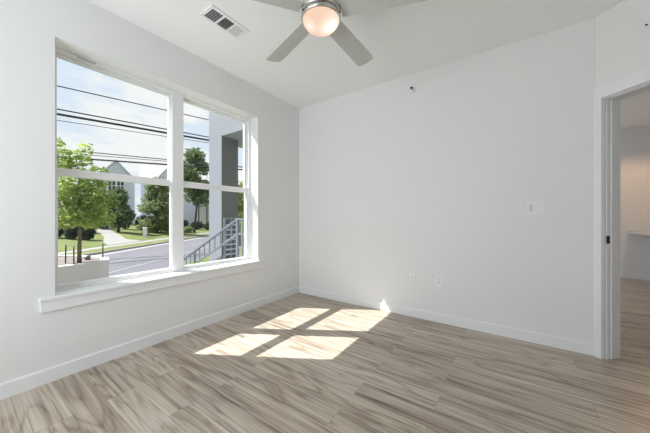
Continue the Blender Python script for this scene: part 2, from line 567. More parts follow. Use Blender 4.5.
window_unit('window_1', WY0, -1.701, 'left white double hung window over the street and planter', True)
window_unit('window_2', -1.671, WY1, 'right white double hung window over the porch column', False)
struct('trim_1', boxes([(FX - 0.10, FX, -1.7005, -1.6715, WZ0, WZ1), (FX + 0.0003, FX + 0.007, -1.741, -1.632, WZ0, WZ1)], bevel=0.001), VINYL, label='white mullion cover between the two windows')
struct('trim_2', boxes([(FX, 0.0, WY0, WY1, WZ0 - 0.026, WZ0), (0.0, 0.030, -2.662, -0.712, WZ0 - 0.020, WZ0)], bevel=0.003), TRIM, label='white window stool projecting below the windows')
struct('trim_3', boxes([(0.0, 0.019, -2.656, -0.718, 0.484, WZ0 - 0.020)], bevel=0.002), TRIM, label='white flat apron board under the window stool')

# ------------------------------------------------------------------ doorway
dr = empty('door_1', P0, math.atan2(D2.y, D2.x), kind='structure', label='white cased doorway in the diagonal wall')
s0 = 0.056
s1 = 0.045 + DOOR_W - 0.011
link('casing', boxes([(0.0005, s0, -0.018, -0.0005, 0, 2.064), (s1, s1 + 0.09, -0.018, -0.0005, 0, 2.064), (0.0005, s1 + 0.09, -0.018, -0.0005, 2.064, 2.162)], bevel=0.0015), TRIM, dr)
J = 0.045
link('jamb', boxes([(J + .0005, J + .014, -0.0004, 0.012, 0, 2.066), (J + .0005, J + .0205, 0.024, 0.150, 0, 2.066), (J + .0205, J + .026, 0.062, 0.150, 0, 2.066),
                    (s1, s1 + .0105, 0.0, 0.150, 0, 2.066),
                    (J, s1, -0.0004, 0.012, 2.058, 2.0745), (J, s1, 0.024, 0.150, 2.052, 2.0745)], bevel=0.001), TRIM, dr)
tag(link('jamb_track', boxes([(J + .0005, J + .006, 0.012, 0.024, 0, 2.066), (J, s1, 0.012, 0.024, 2.0705, 2.0745)]), PLASTIC_GREY, dr), 'thin grey groove line in the white jamb')
tag(link('strike_plate', boxes([(J + .0205, J + .0225, 0.0165, 0.050, 0.914, 0.976)], bevel=0.0008), BLACK, dr), 'small black strike plate')
tag(link('latch_hole', boxes([(J + .0225, J + .0229, 0.040, 0.046, 0.935, 0.955)]), CHROME, dr), 'bright metal edge of the latch hole')

# ------------------------------------------------------------------ ceiling fan
FAN = Vector((1.586, -1.639, H))
fan = empty('ceiling_fan', FAN, label='brushed nickel ceiling fan with five grey blades and a lit bowl', cat='ceiling fan')
bm = bmesh.new(); lathe(bm, [(0, 0), (0.068, 0), (0.068, -0.03), (0.05, -0.055), (0.018, -0.06), (0, -0.06)])
link('canopy', bm, NICKEL, fan, True)
bm = bmesh.new(); tube(bm, [(0, 0, -0.055), (0, 0, -0.19)], 0.0125, 16)
link('downrod', bm, NICKEL, fan, True)
bm = bmesh.new(); lathe(bm, [(0, -0.175), (0.035, -0.175), (0.09, -0.19), (0.120, -0.215), (0.126, -0.28), (0.124, -0.312), (0.118, -0.318), (0, -0.318)])
link('motor_housing', bm, NICKEL, fan, True)
bm = bmesh.new(); lathe(bm, [(0.0, -0.326), (0.118, -0.326), (0.126, -0.332), (0.128, -0.346), (0.124, -0.354), (0.1175, -0.356), (0.1175, -0.340), (0.0, -0.340)], 48)
link('light_fitter', bm, NICKEL, fan, True)
bm = bmesh.new(); lathe(bm, [(0.0, -0.3182), (0.112, -0.3182), (0.112, -0.3258), (0.0, -0.3258)], 48)
tag(link('gap_ring', bm, BLACK, fan), 'dark gap above the light ring')
for k in range(3):
    a = R(250 + 120 * k)
    bm = bmesh.new()
    M = Matrix.Translation((0.126 * math.cos(a), 0.126 * math.sin(a), -0.342)) @ Matrix.Rotation(a, 4, 'Z') @ Matrix.Rotation(R(90), 4, 'Y')
    lathe(bm, [(0, 0), (0.0055, 0), (0.0055, 0.007), (0.0035, 0.010), (0, 0.010)], 12, M)
    tag(link('thumb_screw', bm, BLACK, fan, True), 'small dark screw')


def bowl_mat():
    m, nt, b = new_mat('lit_bowl_glass')
    nt.nodes.remove(b)
    out = nt.nodes['Material Output']
    em = nt.nodes.new('ShaderNodeEmission')
    tc = nt.nodes.new('ShaderNodeTexCoord')
    d = nt.nodes.new('ShaderNodeVectorMath'); d.operation = 'DISTANCE'
    d.inputs[1].default_value = (0.058, 0.022, -0.40)          # the bulb behind the frosted glass
    d2 = nt.nodes.new('ShaderNodeVectorMath'); d2.operation = 'DISTANCE'
    d2.inputs[1].default_value = (-0.045, -0.055, -0.40)
    mn = nt.nodes.new('ShaderNodeMath'); mn.operation = 'MULTIPLY_ADD'; mn.inputs[1].default_value = 1.0
    ad = nt.nodes.new('ShaderNodeMath'); ad.operation = 'ADD'; ad.inputs[1].default_value = 0.035
    mi = nt.nodes.new('ShaderNodeMath'); mi.operation = 'MINIMUM'
    cr = nt.nodes.new('ShaderNodeValToRGB')
    e = cr.color_ramp.elements
    e[0].position = 0.02; e[0].color = (1.6, 1.45, 1.25, 1)
    e[1].position = 0.095; e[1].color = (0.95, 0.68, 0.52, 1)
    a = e.new(0.055); a.color = (1.12, 0.86, 0.70, 1)
    nt.links.new(tc.outputs['Object'], d.inputs[0]); nt.links.new(tc.outputs['Object'], d2.inputs[0])
    nt.links.new(d2.outputs['Value'], ad.inputs[0])
    nt.links.new(d.outputs['Value'], mi.inputs[0]); nt.links.new(ad.outputs[0], mi.inputs[1])
    nt.links.new(mi.outputs[0], cr.inputs['Fac'])
    nt.links.new(cr.outputs['Color'], em.inputs['Color'])
    em.inputs['Strength'].default_value = 1.0
    nt.nodes.remove(mn)
    nt.links.new(em.outputs['Emission'], out.inputs['Surface'])
    return m


bm = bmesh.new()
lathe(bm, [(0.1165, -0.341), (0.1165, -0.352)] + [(0.1165 * math.cos(R(t)), -0.352 - 0.070 * math.sin(R(t))) for t in range(8, 90, 8)] + [(0, -0.422)], 48)
tag(link('light_bowl', bm, bowl_mat(), fan, True), 'frosted peach white lit glass bowl')


def blade_bm():
    bm = bmesh.new()
    n = 14
    top, bot = [], []
    for i in range(n + 1):
        t = i / n
        x = 0.13 + 0.535 * t
        w = 0.060 + 0.012 * t
        if t > 0.96:
            w *= 1 - 0.08 * ((t - 0.96) / 0.04) ** 2
        top.append((x, w)); bot.append((x, -w))
    arc = [(0.664 + 0.014 * math.cos(a), 0.066 * math.sin(a)) for a in (R(60), R(30), 0, R(-30), R(-60))]
    poly = top + arc + bot[::-1]
    prism(bm, poly, -0.003, 0.003)
    return bm


for k in range(5):
    a = R(18.66 + 72 * k)
    b = link('blade', blade_bm(), BLADE, fan)
    b.matrix_local = Matrix.Translation((0, 0, -0.300)) @ Matrix.Rotation(a, 4, 'Z') @ Matrix.Rotation(R(-12.7), 4, 'X')
    bm = boxes([(0.105, 0.235, -0.022, 0.022, -0.0005, 0.006)], bevel=0.002)
    ir = link('blade_iron', bm, NICKEL, b)
    ir.location = (0, 0, 0.004)

# ------------------------------------------------------------------ ceiling air vent
vent = empty('air_vent', (0.641, -1.686, H), label='white rectangular air vent with three slatted sections in the ceiling', cat='air vent')
vw, vl = 0.088, 0.178
fr = 0.026
secs = [(-vl + fr, -0.058), (-0.044, 0.050), (0.064, vl - fr)]
link('vent_frame', boxes([(-vw, -vw + fr, -vl, vl, -0.010, 0), (vw - fr, vw, -vl, vl, -0.010, 0), (-vw + fr, vw - fr, -vl, secs[0][0], -0.010, 0), (-vw + fr, vw - fr, secs[2][1], vl, -0.010, 0),
                          (-vw + fr, vw - fr, secs[0][1], secs[1][0], -0.010, 0), (-vw + fr, vw - fr, secs[1][1], secs[2][0], -0.010, 0)], bevel=0.0015), PLASTIC, vent)
tag(link('duct_dark_sheet', boxes([(-vw + fr, vw - fr, secs[0][0], secs[2][1], -0.0012, -0.0002)]), DARK, vent), 'dark sheet behind the slats, standing for the unlit duct')  # flat dark sheet, its colour stands for the shade inside the duct
for si, (a, b) in enumerate(secs):
    bm = bmesh.new()
    if si == 0:
        n = 6
        for i in range(1, n):
            x = -vw + fr + (2 * vw - 2 * fr) * i / n
            box(bm, x - .0008, x + .0008, a, b, -0.007, -0.0013)
        for i in range(1, 5):
            y = a + (b - a) * i / 5
            box(bm, -vw + fr, vw - fr, y - .0010, y + .0010, -0.007, -0.0013)
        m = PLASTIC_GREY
    else:
        n = 9
        tilt = R(40 if si == 1 else -12)
        for i in range(n):
            y = a + (b - a) * (i + .5) / n
            M = Matrix.Translation((0, y, -0.0052)) @ Matrix.Rotation(tilt, 4, 'X')
            box(bm, -vw + fr, vw - fr, -.0045 if si == 1 else -.0054, .0045 if si == 1 else .0054, -.0005, .0005, M=M)
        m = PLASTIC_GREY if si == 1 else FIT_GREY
    link('louver', bm, m, vent)


# ------------------------------------------------------------------ wall fittings
def sprinkler(name, loc, rz, label, cat):
    r = empty(name, loc, rz, label, cat)
    X = Matrix.Rotation(R(90), 4, 'X')      # lathe axis out of the wall: local -y
    bm = bmesh.new(); lathe(bm, [(0, 0.0005), (0.030, 0.0005), (0.030, 0.004), (0.022, 0.010), (0.012, 0.012), (0, 0.012)], 28, X)
    link('escutcheon', bm, PLASTIC, r, True)
    bm = bmesh.new(); lathe(bm, [(0, 0.012), (0.010, 0.012), (0.010, 0.03), (0.006, 0.034), (0.006, 0.05), (0, 0.05)], 16, X)
    link('nozzle', bm, CHROME, r, True)
    bm = boxes([(-0.018, 0.018, -0.056, -0.050, -0.004, 0.016), (-0.012, -0.008, -0.05, -0.028, -0.003, 0.003), (0.008, 0.012, -0.05, -0.028, -0.003, 0.003)], bevel=0.001)
    link('deflector', bm, GUNMETAL, r)
    return r


sprinkler('fire_sprinkler', (1.683, 0, 2.556), 0, 'small metal fire sprinkler head high on the wall above the outlets', 'fire sprinkler')
ph = P0 + D2 * 0.313
hk = empty('ceiling_hook', (ph.x, ph.y, 2.461), math.atan2(D2.y, D2.x), 'tiny dark fitting on the wall above the doorway at the picture edge', 'wall fitting')
X90 = Matrix.Rotation(R(90), 4, 'X')
bm = bmesh.new(); lathe(bm, [(0, 0.0005), (0.011, 0.0005), (0.011, 0.003), (0.006, 0.006), (0, 0.006)], 20, X90); link('base_plate', bm, PLASTIC, hk, True)
bm = bmesh.new(); lathe(bm, [(0, 0.006), (0.0045, 0.006), (0.0045, 0.014), (0.006, 0.016), (0.004, 0.019), (0, 0.019)], 14, X90); link('tip', bm, BLACK, hk, True)
hk.name = 'wall_fitting'


def plate_bm(w, h, t=0.0062):
    return boxes([(-w / 2, w / 2, -t, -0.0004, -h / 2, h / 2)], bevel=0.002)


def screw(parent, x, z, y=-0.006):
    bm = bmesh.new(); lathe(bm, [(0, 0), (0.003, 0), (0.0025, 0.001), (0, 0.001)], 12, Matrix.Translation((x, y, z)) @ X90)
    link('screw', bm, FIT_GREY, parent)


sw = empty('light_switch', (2.767, 0, 1.205), 0, 'white double switch plate on the wall near the doorway', 'light switch')
link('plate', plate_bm(0.126, 0.122), PLATE, sw)
bm = boxes([(-0.043, -0.021, -0.0066, -0.006, -0.031, 0.031)], bevel=0.0002)
link('switch_surround', bm, FIT_GREY, sw)
bm = boxes([(-0.039, -0.025, -0.018, -0.0066, 0.000, 0.014)], bevel=0.002)
tag(link('toggle', bm, FIT_GREY, sw), 'small grey fan control lever')
bm = boxes([(0.015, 0.049, -0.0068, -0.006, -0.035, 0.035)], bevel=0.0002)
link('rocker_gap', bm, FIT_GREY, sw)
bm = boxes([(0.0165, 0.0475, -0.0105, -0.0068, -0.0335, 0.0335)], bevel=0.0015)
link('rocker', bm, PLASTIC, sw)


def outlet(name, loc, rz, w, h, label, kind_):
    r = empty(name, loc, rz, label, 'wall outlet')
    link('plate', plate_bm(w, h), PLATE, r)
    if kind_ == 'duplex':
        for dz in (0.0195, -0.0195):
            f = link('receptacle', boxes([(-0.0165, 0.0165, -0.0085, -0.006, dz - 0.0145, dz + 0.0145)], bevel=0.002), PLASTIC, r)
            link('slot', boxes([(-0.008, -0.0055, -0.0088, -0.0084, dz - 0.002, dz + 0.007), (0.0055, 0.008, -0.0088, -0.0084, dz - 0.002, dz + 0.007), (-0.002, 0.002, -0.0088, -0.0084, dz - 0.010, dz - 0.006)]), DARK, f)
        screw(r, 0, 0)
    elif kind_ == 'coax':
        bm = bmesh.new(); lathe(bm, [(0, 0), (0.0085, 0), (0.0085, 0.004), (0.0045, 0.004), (0.0045, 0.012), (0, 0.012)], 16, Matrix.Translation((0, -0.006, -0.008)) @ X90)
        tag(link('coax_jack', bm, FIT_GREY, r), 'grey threaded cable jack')
        screw(r, 0, 0.042); screw(r, 0, -0.042)
    return r


outlet('cable_outlet', (1.676, 0, 0.446), 0, 0.074, 0.118, 'white cable jack plate, left one of the pair low on the wall', 'coax')
outlet('wall_outlet', (1.958, 0, 0.441), 0, 0.082, 0.122, 'white power outlet plate, right one of the pair low on the wall', 'duplex')
outlet('wall_outlet', (0, -0.385, 0.463), R(90), 0.072, 0.116, 'white power outlet between the window and the room corner', 'duplex')

# ------------------------------------------------------------------ kitchen seen through the doorway
pen = empty('kitchen_peninsula', (4.72, 3.1, 0), label='white kitchen peninsula with overhanging stone counter beyond the doorway', cat='kitchen counter')
link('countertop', boxes([(-0.37, 0.45, -1.2, 1.015, 0.828, 0.865)], bevel=0.003), COUNTER, pen)
link('cabinet_base', boxes([(0.0, 0.44, -1.1, 1.0, 0.0, 0.828)], bevel=0.002), CABINET, pen)
pend = empty('pendant_lamp', (4.50, 2.95, H), label='dark metal pendant lamp hanging over the kitchen counter', cat='pendant lamp')
bm = bmesh.new(); lathe(bm, [(0, 0), (0.05, 0), (0.05, -0.02), (0, -0.02)], 24); link('canopy', bm, SHADE, pend)
bm = bmesh.new(); tube(bm, [(0, 0, -0.02), (0, 0, -0.30)], 0.004, 8); link('cord', bm, SHADE, pend)
bm = bmesh.new(); lathe(bm, [(0.0, -0.30), (0.035, -0.30), (0.06, -0.33), (0.17, -0.44), (0.167, -0.44), (0.057, -0.334), (0.0, -0.32)], 32)
link('lamp_shade', bm, SHADE, pend, True)
kl = bpy.data.lights.new('pendant_bulb', 'POINT'); kl.energy = KITCHEN_POWER; kl.color = (1.0, 0.62, 0.33); kl.shadow_soft_size = 0.03
ko = bpy.data.objects.new('pendant_bulb', kl); ko.location = (4.50, 2.95, H - 0.41); COL.objects.link(ko)

# ------------------------------------------------------------------ outside: ground and street
ZR = -1.30


def strip(bm, r0, r1, f0, f1, z0, z1, zb=-1.6, z10=None, n=1):
    # a slab across the street section; z0 at r0 side, z1 at r1 side
    vs = []
    for f in (f0, f1):
        for r, z in ((r0, z0), (r1, z1)):
            vs.append(bm.verts.new(st(r, f, z))); vs.append(bm.verts.new(st(r, f, zb)))
    q = vs
    for f in ((0, 2, 6, 4), (1, 5, 7, 3), (0, 1, 3, 2), (4, 6, 7, 5), (0, 4, 5, 1), (2, 3, 7, 6)):
        bm.faces.new([q[i] for i in f])
    return bm


def ground(name, specs, mat, label, cat=None):
    bm = bmesh.new()
    for s in specs: strip(bm, *s)
    o = link(name, bm, mat)
    tag(o, label, kind='structure')
    return o


ground('road', [(-13.9, -6.9, -20, 130, ZR, ZR)], ASPHALT, 'grey asphalt street outside the window')
ground('gutter', [(-14.6, -13.9, -20, 130, ZR + .005, ZR)], PAVE, 'pale concrete gutter along the far street edge')
ground('kerb', [(-14.75, -14.6, -20, 130, ZR + .13, ZR + .13)], PAVE, 'pale concrete kerb below the far lawn')
ground('sidewalk', [(-16.9, -15.9, -20, 130, ZR + .16, ZR + .16)], PAVE, 'pale sidewalk crossing the far lawn')
ground('verge', [(-15.9, -14.75, -20, 130, ZR + .15, ZR + .13)], GRASS, 'green grass verge beside the far kerb')
ground('lawn', [(-31, -16.9, -20, 130, 0.0, ZR + .17), (-80, -31, -20, 130, 0.0, 0.0)], GRASS, 'green lawn rising towards the houses')
ground('road_line', [(-9.35, -9.23, -20, 130, ZR + .006, ZR + .006, ZR - .001), (-11.35, -11.25, -20, 130, ZR + .006, ZR + .006, ZR - .001)], PAINT, 'faded pale road lines on the asphalt')
# near side: planted strip between the building and the street
bm = bmesh.new()
fz = -(CAM.x + 0.26 + RV.x * -6.9) / FV.x          # where the street edge meets the facade line
pts = [st(-6.9, fz), st(-6.9, 130), Vector((-0.26, 130, 0))]
prism(bm, [(p.x, p.y) for p in pts], -1.6, ZR + .10)
tag(link('near_verge', bm, GRASS), 'green grass strip at the foot of the porch stair', kind='structure')
# path to the house
bm = bmesh.new()
prof = [(-16.85, 20.6, 24.4), (-18.6, 22.2, 24.8), (-21.0, 25.2, 27.2), (-24.0, 28.0, 30.0), (-28, 32.5, 34.4)]
zz = lambda r: (ZR + .17) + (0.0 - (ZR + .17)) * max(0, (-16.9 - r)) / (31 - 16.9) + 0.02
rows = [(bm.verts.new(st(r, a, zz(r))), bm.verts.new(st(r, b, zz(r)))) for r, a, b in prof]
for A, B in zip(rows[:-1], rows[1:]):
    bm.faces.new((A[0], A[1], B[1], B[0]))
ret = bmesh.ops.extrude_face_region(bm, geom=list(bm.faces))
for v in [g for g in ret['geom'] if isinstance(g, bmesh.types.BMVert)]:
    v.co.z -= 0.05
tag(link('garden_path', bm, PAVE), 'pale concrete path curving from the sidewalk to the house', kind='structure')


def lawn_z(r):
    return zz(r) - 0.02


# ------------------------------------------------------------------ outside: this building's own exterior
tag(link('wall_wing', boxes([(-1.0, -WT - 0.001, -6.0, -2.705, ZR, 4.2)]), STUCCO), 'projecting stucco wall beside the window outside', kind='structure')
tag(link('wall_exterior', boxes([(-WT, 0.0, -6.0, 5.0, ZR, -0.121), (-WT, 0.0, 0.121, 5.0, -0.12, H + .15), (-WT, 0.0, -6.0, 5.0, H + 0.151, 9.0), (-WT, 0, -6.0, -4.401, -.12, H + .15)]), STUCCO), 'stucco outer wall of this building', kind='structure')
porch = empty('porch_column', (-4.03, 1.46, ZR), label='blue grey stucco porch column and beam outside the right window', cat='column')
link('column', boxes([(-0.29, 0.30, -0.26, 0.26, 0, 4.60)], bevel=0.01), STUCCO, porch)
tag(link('inner_face', boxes([(0.3005, 0.306, -0.255, 0.26, 0, 4.58)]), STUCCO_DARK, porch), 'dark green grey inner face')  # thin panel in darker stucco over one side of the column
link('beam', boxes([(0.30, 3.775, -0.26, 0.26, 4.585, 6.2), (-0.29, 0.30, -0.26, 0.26, 4.60, 6.2)]), STUCCO, porch)
link('porch_slab', boxes([(-0.28, 3.77, 0.265, 0.95, 4.59, 4.9)]), STUCCO, porch)
stair = empty('porch_stair', (-2.77, 0.45, ZR), label='concrete stair and landing behind the railing outside', cat='stair')
link('landing', boxes([(0, 2.515, -0.6, 0.62, 0, 1.25), (-0.72, 2.515, 0.62, 1.6, 0, 1.22)]), CONCRETE, stair)
for i in range(7):
    x1 = -0.36 * i
    top = 1.25 - 0.172 * (i + 1)
    if top > 0.05:
        link('step', boxes([(x1 - 0.36, x1, -0.6, 0.62, 0, top)], bevel=0.006), CONCRETE, stair)

rail = empty('stair_railing', (-2.77, 1.0, -0.05), label='grey metal railing sloping down beside the porch stair', cat='railing')
sl = (1.093 + 0.107) / (5.285 - 2.771)
ANG = math.atan(sl)


def bar(bm, p, q, w, h):
    p = Vector(p); q = Vector(q)
    d = q - p
    L = d.length
    rot = d.to_track_quat('X', 'Z').to_matrix().to_4x4()
    box(bm, 0, L, -w / 2, w / 2, -h / 2, h / 2, bevel=0.004, M=Matrix.Translation(p) @ rot)
    return bm


T = 1.143
bm = bmesh.new(); bar(bm, (0.0, 0, T - .02), (-2.55, 0, T - .02 - 2.55 * sl), 0.06, 0.042); bar(bm, (2.45, 0, T - .03), (-0.005, 0, T - .03), 0.06, 0.042)
link('top_rail', bm, RAIL, rail)
bm = bmesh.new(); bar(bm, (0.0, 0, T - .38), (-2.45, 0, T - .38 - 2.45 * sl), 0.035, 0.05); bar(bm, (2.45, 0, T - .38), (0, 0, T - .38), 0.035, 0.05)
bar(bm, (2.45, 0, T - .70), (0, 0, T - .70), 0.035, 0.04)
link('lower_rail', bm, RAIL, rail)
for x in (-0.02, -1.94):
    bm = boxes([(x - .028, x + .028, -.028, .028, (0.0 if x > -1 else -1.03), T - .03 + min(0, x) * sl)])
    link('post', bm, RAIL, rail)
link('post', boxes([(0.14, 0.19, -.025, .025, 0.0, T - .04)]), RAIL, rail)
for i in range(10):
    x = -0.24 * (i + 1)
    if abs(x + 1.94) < 0.1: continue
    z1 = T - .03 + x * sl
    z0 = T - .38 + x * sl
    link('baluster', boxes([(x - .01, x + .01, -.01, .01, z0, z1)]), RAIL, rail)

gate = empty('slatted_screen', (-3.55, 1.36, -0.08), label='grey metal barred guard panel in front of the porch column', cat='railing')
link('frame', boxes([(-.02, .02, -.215, -.17, 0, 1.18), (-.02, .02, .17, .215, 0, 1.18), (-.02, .02, -.17, .17, 1.135, 1.18), (-.016, .016, -.02, .02, 0.02, 1.135)]), RAIL, gate)
GATEBAR = plain('pale_steel_bar', (0.42, 0.46, 0.50, 1), 0.5, var=0.05)
for i in range(8):
    z = 0.06 + i * 0.13
    link('crossbar', boxes([(0.016, .03, -.17, .17, z, z + 0.035)]), GATEBAR, gate)

# ------------------------------------------------------------------ outside: planter and its tree
front = [(-8.2, 4.2), (-7.0, 4.75), (-6.2, 5.25), (-5.73, 5.67), (-5.50, 6.05), (-5.30, 6.5)]
foot = front + [(-5.75, 7.05), (-7.0, 7.5), (-8.6, 7.3)]
plw = empty('planter', st(-6.4, 6.2, ZR), label='pale curved concrete planter wall outside the left window', cat='planter')
org = plw.location
P2 = lambda r, f: (st(r, f).x - org.x, st(r, f).y - org.y)
cx_, cy_ = -6.75, 6.2
inner = [(cx_ + (r - cx_) * 0.86, cy_ + (f - cy_) * 0.86) for r, f in foot]
bm = bmesh.new()
n = len(foot)
zt = 1.35
V = lambda rf, z: bm.verts.new(P2(*rf) + (z,))
ob = [V(p, 0) for p in foot]; ot = [V(p, zt) for p in foot]; it = [V(p, zt) for p in inner]; ib = [V(p, zt - 0.3) for p in inner]
for i in range(n):
    j = (i + 1) % n
    bm.faces.new((ob[i], ob[j], ot[j], ot[i])); bm.faces.new((ot[i], ot[j], it[j], it[i])); bm.faces.new((it[i], it[j], ib[j], ib[i]))
bm.faces.new(ob[::-1]); bm.faces.new(ib)
link('planter_wall', bm, CONCRETE, plw)
bm = bmesh.new(); prism(bm, [P2(cx_ + (r - cx_) * 0.855, cy_ + (f - cy_) * 0.855) for r, f in foot], zt - 0.25, zt - 0.02)
link('mulch', bm, SOIL, plw)


def leaf_cloud(bm, blobs, n, size, seedv):
    rnd = random.Random(seedv)
    tot = sum(b[3] * b[4] * b[5] for b in blobs)
    for (cx, cy, cz, rx, ry, rz_) in blobs:
        k = max(20, int(n * rx * ry * rz_ / tot))
        for _ in range(k):
            v = Vector((rnd.gauss(0, 1), rnd.gauss(0, 1), rnd.gauss(0, 1))).normalized()
            rad = rnd.random() ** 0.45
            p = Vector((cx + v.x * rx * rad, cy + v.y * ry * rad, cz + v.z * rz_ * rad))
            a = Vector((rnd.gauss(0, 1), rnd.gauss(0, 1), rnd.gauss(0, .6))).normalized()
            b = a.cross(Vector((rnd.gauss(0, 1), rnd.gauss(0, 1), rnd.gauss(0, 1)))).normalized()
            c = a.cross(b)
            s = size * (0.6 + 0.8 * rnd.random())
            q = [p - a * s, p + b * s * .5, p + a * s, p - b * s * .5]
            q = [bm.verts.new(x) for x in q]
            q[1].co += c * s * .18; q[3].co += c * s * .18
            bm.faces.new((q[0], q[1], q[2])); bm.faces.new((q[0], q[2], q[3]))
    return bm


def tree(name, loc, label, group, trunk, branches, blobs, n, size, leafm, barkm, seedv, cat='tree'):
    r = empty(name, loc, label=label, cat=cat, group=group)
    bm = bmesh.new(); tube(bm, [t[0] for t in trunk], [t[1] for t in trunk], 10)
    link('trunk', bm, barkm, r, True)
    for b in branches:
        bm = bmesh.new(); tube(bm, [t[0] for t in b], [t[1] for t in b], 7)
        link('branch', bm, barkm, r, True)
    bm = leaf_cloud(bmesh.new(), blobs, n, size, seedv)
    # leaves are a look of one crown: nobody could count them
    tag(link('crown', bm, leafm, r), kind='stuff')
    return r


def crown_blobs(w, z0, z1, k, seedv, taper=0.55, fill=0.42):
    rnd = random.Random(seedv)
    out = []
    for i in range(k):
        t = (i + .5) / k
        z = z0 + (z1 - z0) * t
        env = w * (math.sin(math.pi * (0.18 + 0.80 * t)) ** 0.7) * (1 - taper * max(0, t - .5))
        a = rnd.random() * 2 * math.pi
        d = env * 0.62 * rnd.random() ** .5
        rr = w * fill * (0.7 + 0.5 * rnd.random())
        out.append((d * math.cos(a), d * math.sin(a), z, rr, rr, rr * 0.72))
    return out


tl = st(-5.86, 6.32, 0.03)
tree('planter_tree', tl, 'young light green leafy tree growing in the concrete planter', None,
     [((0, 0, 0), .05), ((0.01, 0, .3), .042), ((0, .01, .75), .038), ((0.0, 0, 1.3), .03), ((0.02, 0, 2.2), .015)],
     [[((0, 0, .8), .022), ((.25, .1, 1.25), .014), ((.5, .2, 1.6), .006)], [((0, 0, .9), .022), ((-.25, -.15, 1.35), .014), ((-.5, -.2, 1.7), .006)], [((0, 0, 1.1), .02), ((.05, .3, 1.6), .012), ((.1, .4, 2.1), .005)]],
     [(0, 0, 1.15, .55, .55, .30), (.34, .22, 1.05, .42, .40, .26), (-.36, -.22, 1.05, .42, .40, .26), (.45, .3, 1.5, .36, .36, .3), (-.4, -.3, 1.6, .42, .42, .36), (.05, 0, 1.75, .52, .52, .4),
      (.25, .2, 2.05, .36, .36, .28), (-.25, -.2, 2.25, .38, .38, .32), (-.1, 0, 2.5, .3, .3, .26), (-.35, -.25, 2.65, .2, .2, .22), (0.1, 0.1, 2.75, .14, .14, .2), (-.42, -.28, 2.9, .1, .1, .12)],
     4200, 0.052, LEAF_LIGHT, BARK, 3)
for (r, f, h, lab, lean) in ((-6.07, 6.2, 0.44, 'thin dark metal stake standing left of the planter tree, nearest the window edge', 0.03),
                             (-5.80, 6.12, 0.40, 'thin dark metal stake close beside the planter tree trunk', 0.0),
                             (-5.62, 6.98, 0.40, 'thin dark metal stake at the right end of the planter', 0.0)):
    p = st(r, f, 0.03)
    if r == -5.62: p = st(-5.75, 6.86, 0.03)
    e = empty('plant_stake', p, label=lab, cat='stake', group='metal stakes around the planter tree')
    bm = bmesh.new(); tube(bm, [(0, 0, -0.02), (lean, 0, h)], 0.013, 8); link('rod', bm, BLACK, e)
    bm = boxes([(lean - .022, lean + .022, -.01, .01, h - .05, h + .01)], bevel=0.003); link('cap', bm, RAIL, e)
rk = st(-6.05, 6.75, 0.035)
bm = bmesh.new(); bmesh.ops.create_icosphere(bm, subdivisions=2, radius=0.07)
for v in bm.verts:
    v.co = Vector((v.co.x * 1.3, v.co.y, v.co.z * .75 + .045)) * (1 + .15 * math.sin(v.co.x * 60 + v.co.y * 40))
    v.co += rk
tag(link('garden_rock', bm, STONE), 'small dark grey rock lying on the planter mulch', 'rock')

# ------------------------------------------------------------------ outside: houses
def gable_house(name, loc, rz, w, d, eave, ridge, label, wins, over=0.25, roofm=ROOF, wallm=SIDING):
    # gable end faces local -y, width w along x, ridge along y
    r = empty(name, loc, rz, label, 'house', 'houses across the street')
    bm = bmesh.new()
    for y in (0, d):
        pass
    sec = [(-w / 2, -0.5), (w / 2, -0.5), (w / 2, eave), (0, ridge), (-w / 2, eave)]
    a = [bm.verts.new((x, 0, z)) for x, z in sec]; b = [bm.verts.new((x, d, z)) for x, z in sec]
    bm.faces.new(a); bm.faces.new(b[::-1])
    for i in range(5):
        bm.faces.new((a[i], b[i], b[(i + 1) % 5], a[(i + 1) % 5]))
    link('house_wall', bm, wallm, r)
    for sgn in (-1, 1):
        bm = bmesh.new()
        k = (ridge - eave) / (w / 2)
        pts = [(0, ridge + .02), (sgn * (w / 2 + over), eave - over * k + .02), (sgn * (w / 2 + over), eave - over * k + .2), (0, ridge + .2)]
        A = [bm.verts.new((x, -over, z)) for x, z in pts]; B = [bm.verts.new((x, d + over, z)) for x, z in pts]
        bm.faces.new(A); bm.faces.new(B[::-1])
        for i in range(4):
            bm.faces.new((A[i], B[i], B[(i + 1) % 4], A[(i + 1) % 4]))
        link('roof', bm, roofm, r)
        link('corner_board', boxes([(sgn * w / 2 - .09, sgn * w / 2 + .09, -.04, .03, -.5, eave)]), WHITE_EXT, r)
    for (x, z, ww, hh, cols, rws) in wins:
        f = link('house_window', boxes([(x - ww / 2 - .1, x + ww / 2 + .1, -.05, .0, z - .1, z + hh + .1)]), WHITE_EXT, r)
        bars = []
        link('pane', boxes([(x - ww / 2, x + ww / 2, -.06, -.05, z, z + hh)]), GLASS_DARK, f)
        for c in range(1, cols):
            xx = x - ww / 2 + ww * c / cols; bars.append((xx - .05, xx + .05, -.08, -.055, z, z + hh))
        for q in range(1, rws):
            q_ = z + hh * q / rws; bars.append((x - ww / 2, x + ww / 2, -.08, -.055, q_ - .05, q_ + .05))
        if bars: link('muntin', boxes(bars), WHITE_EXT, f)
    return r


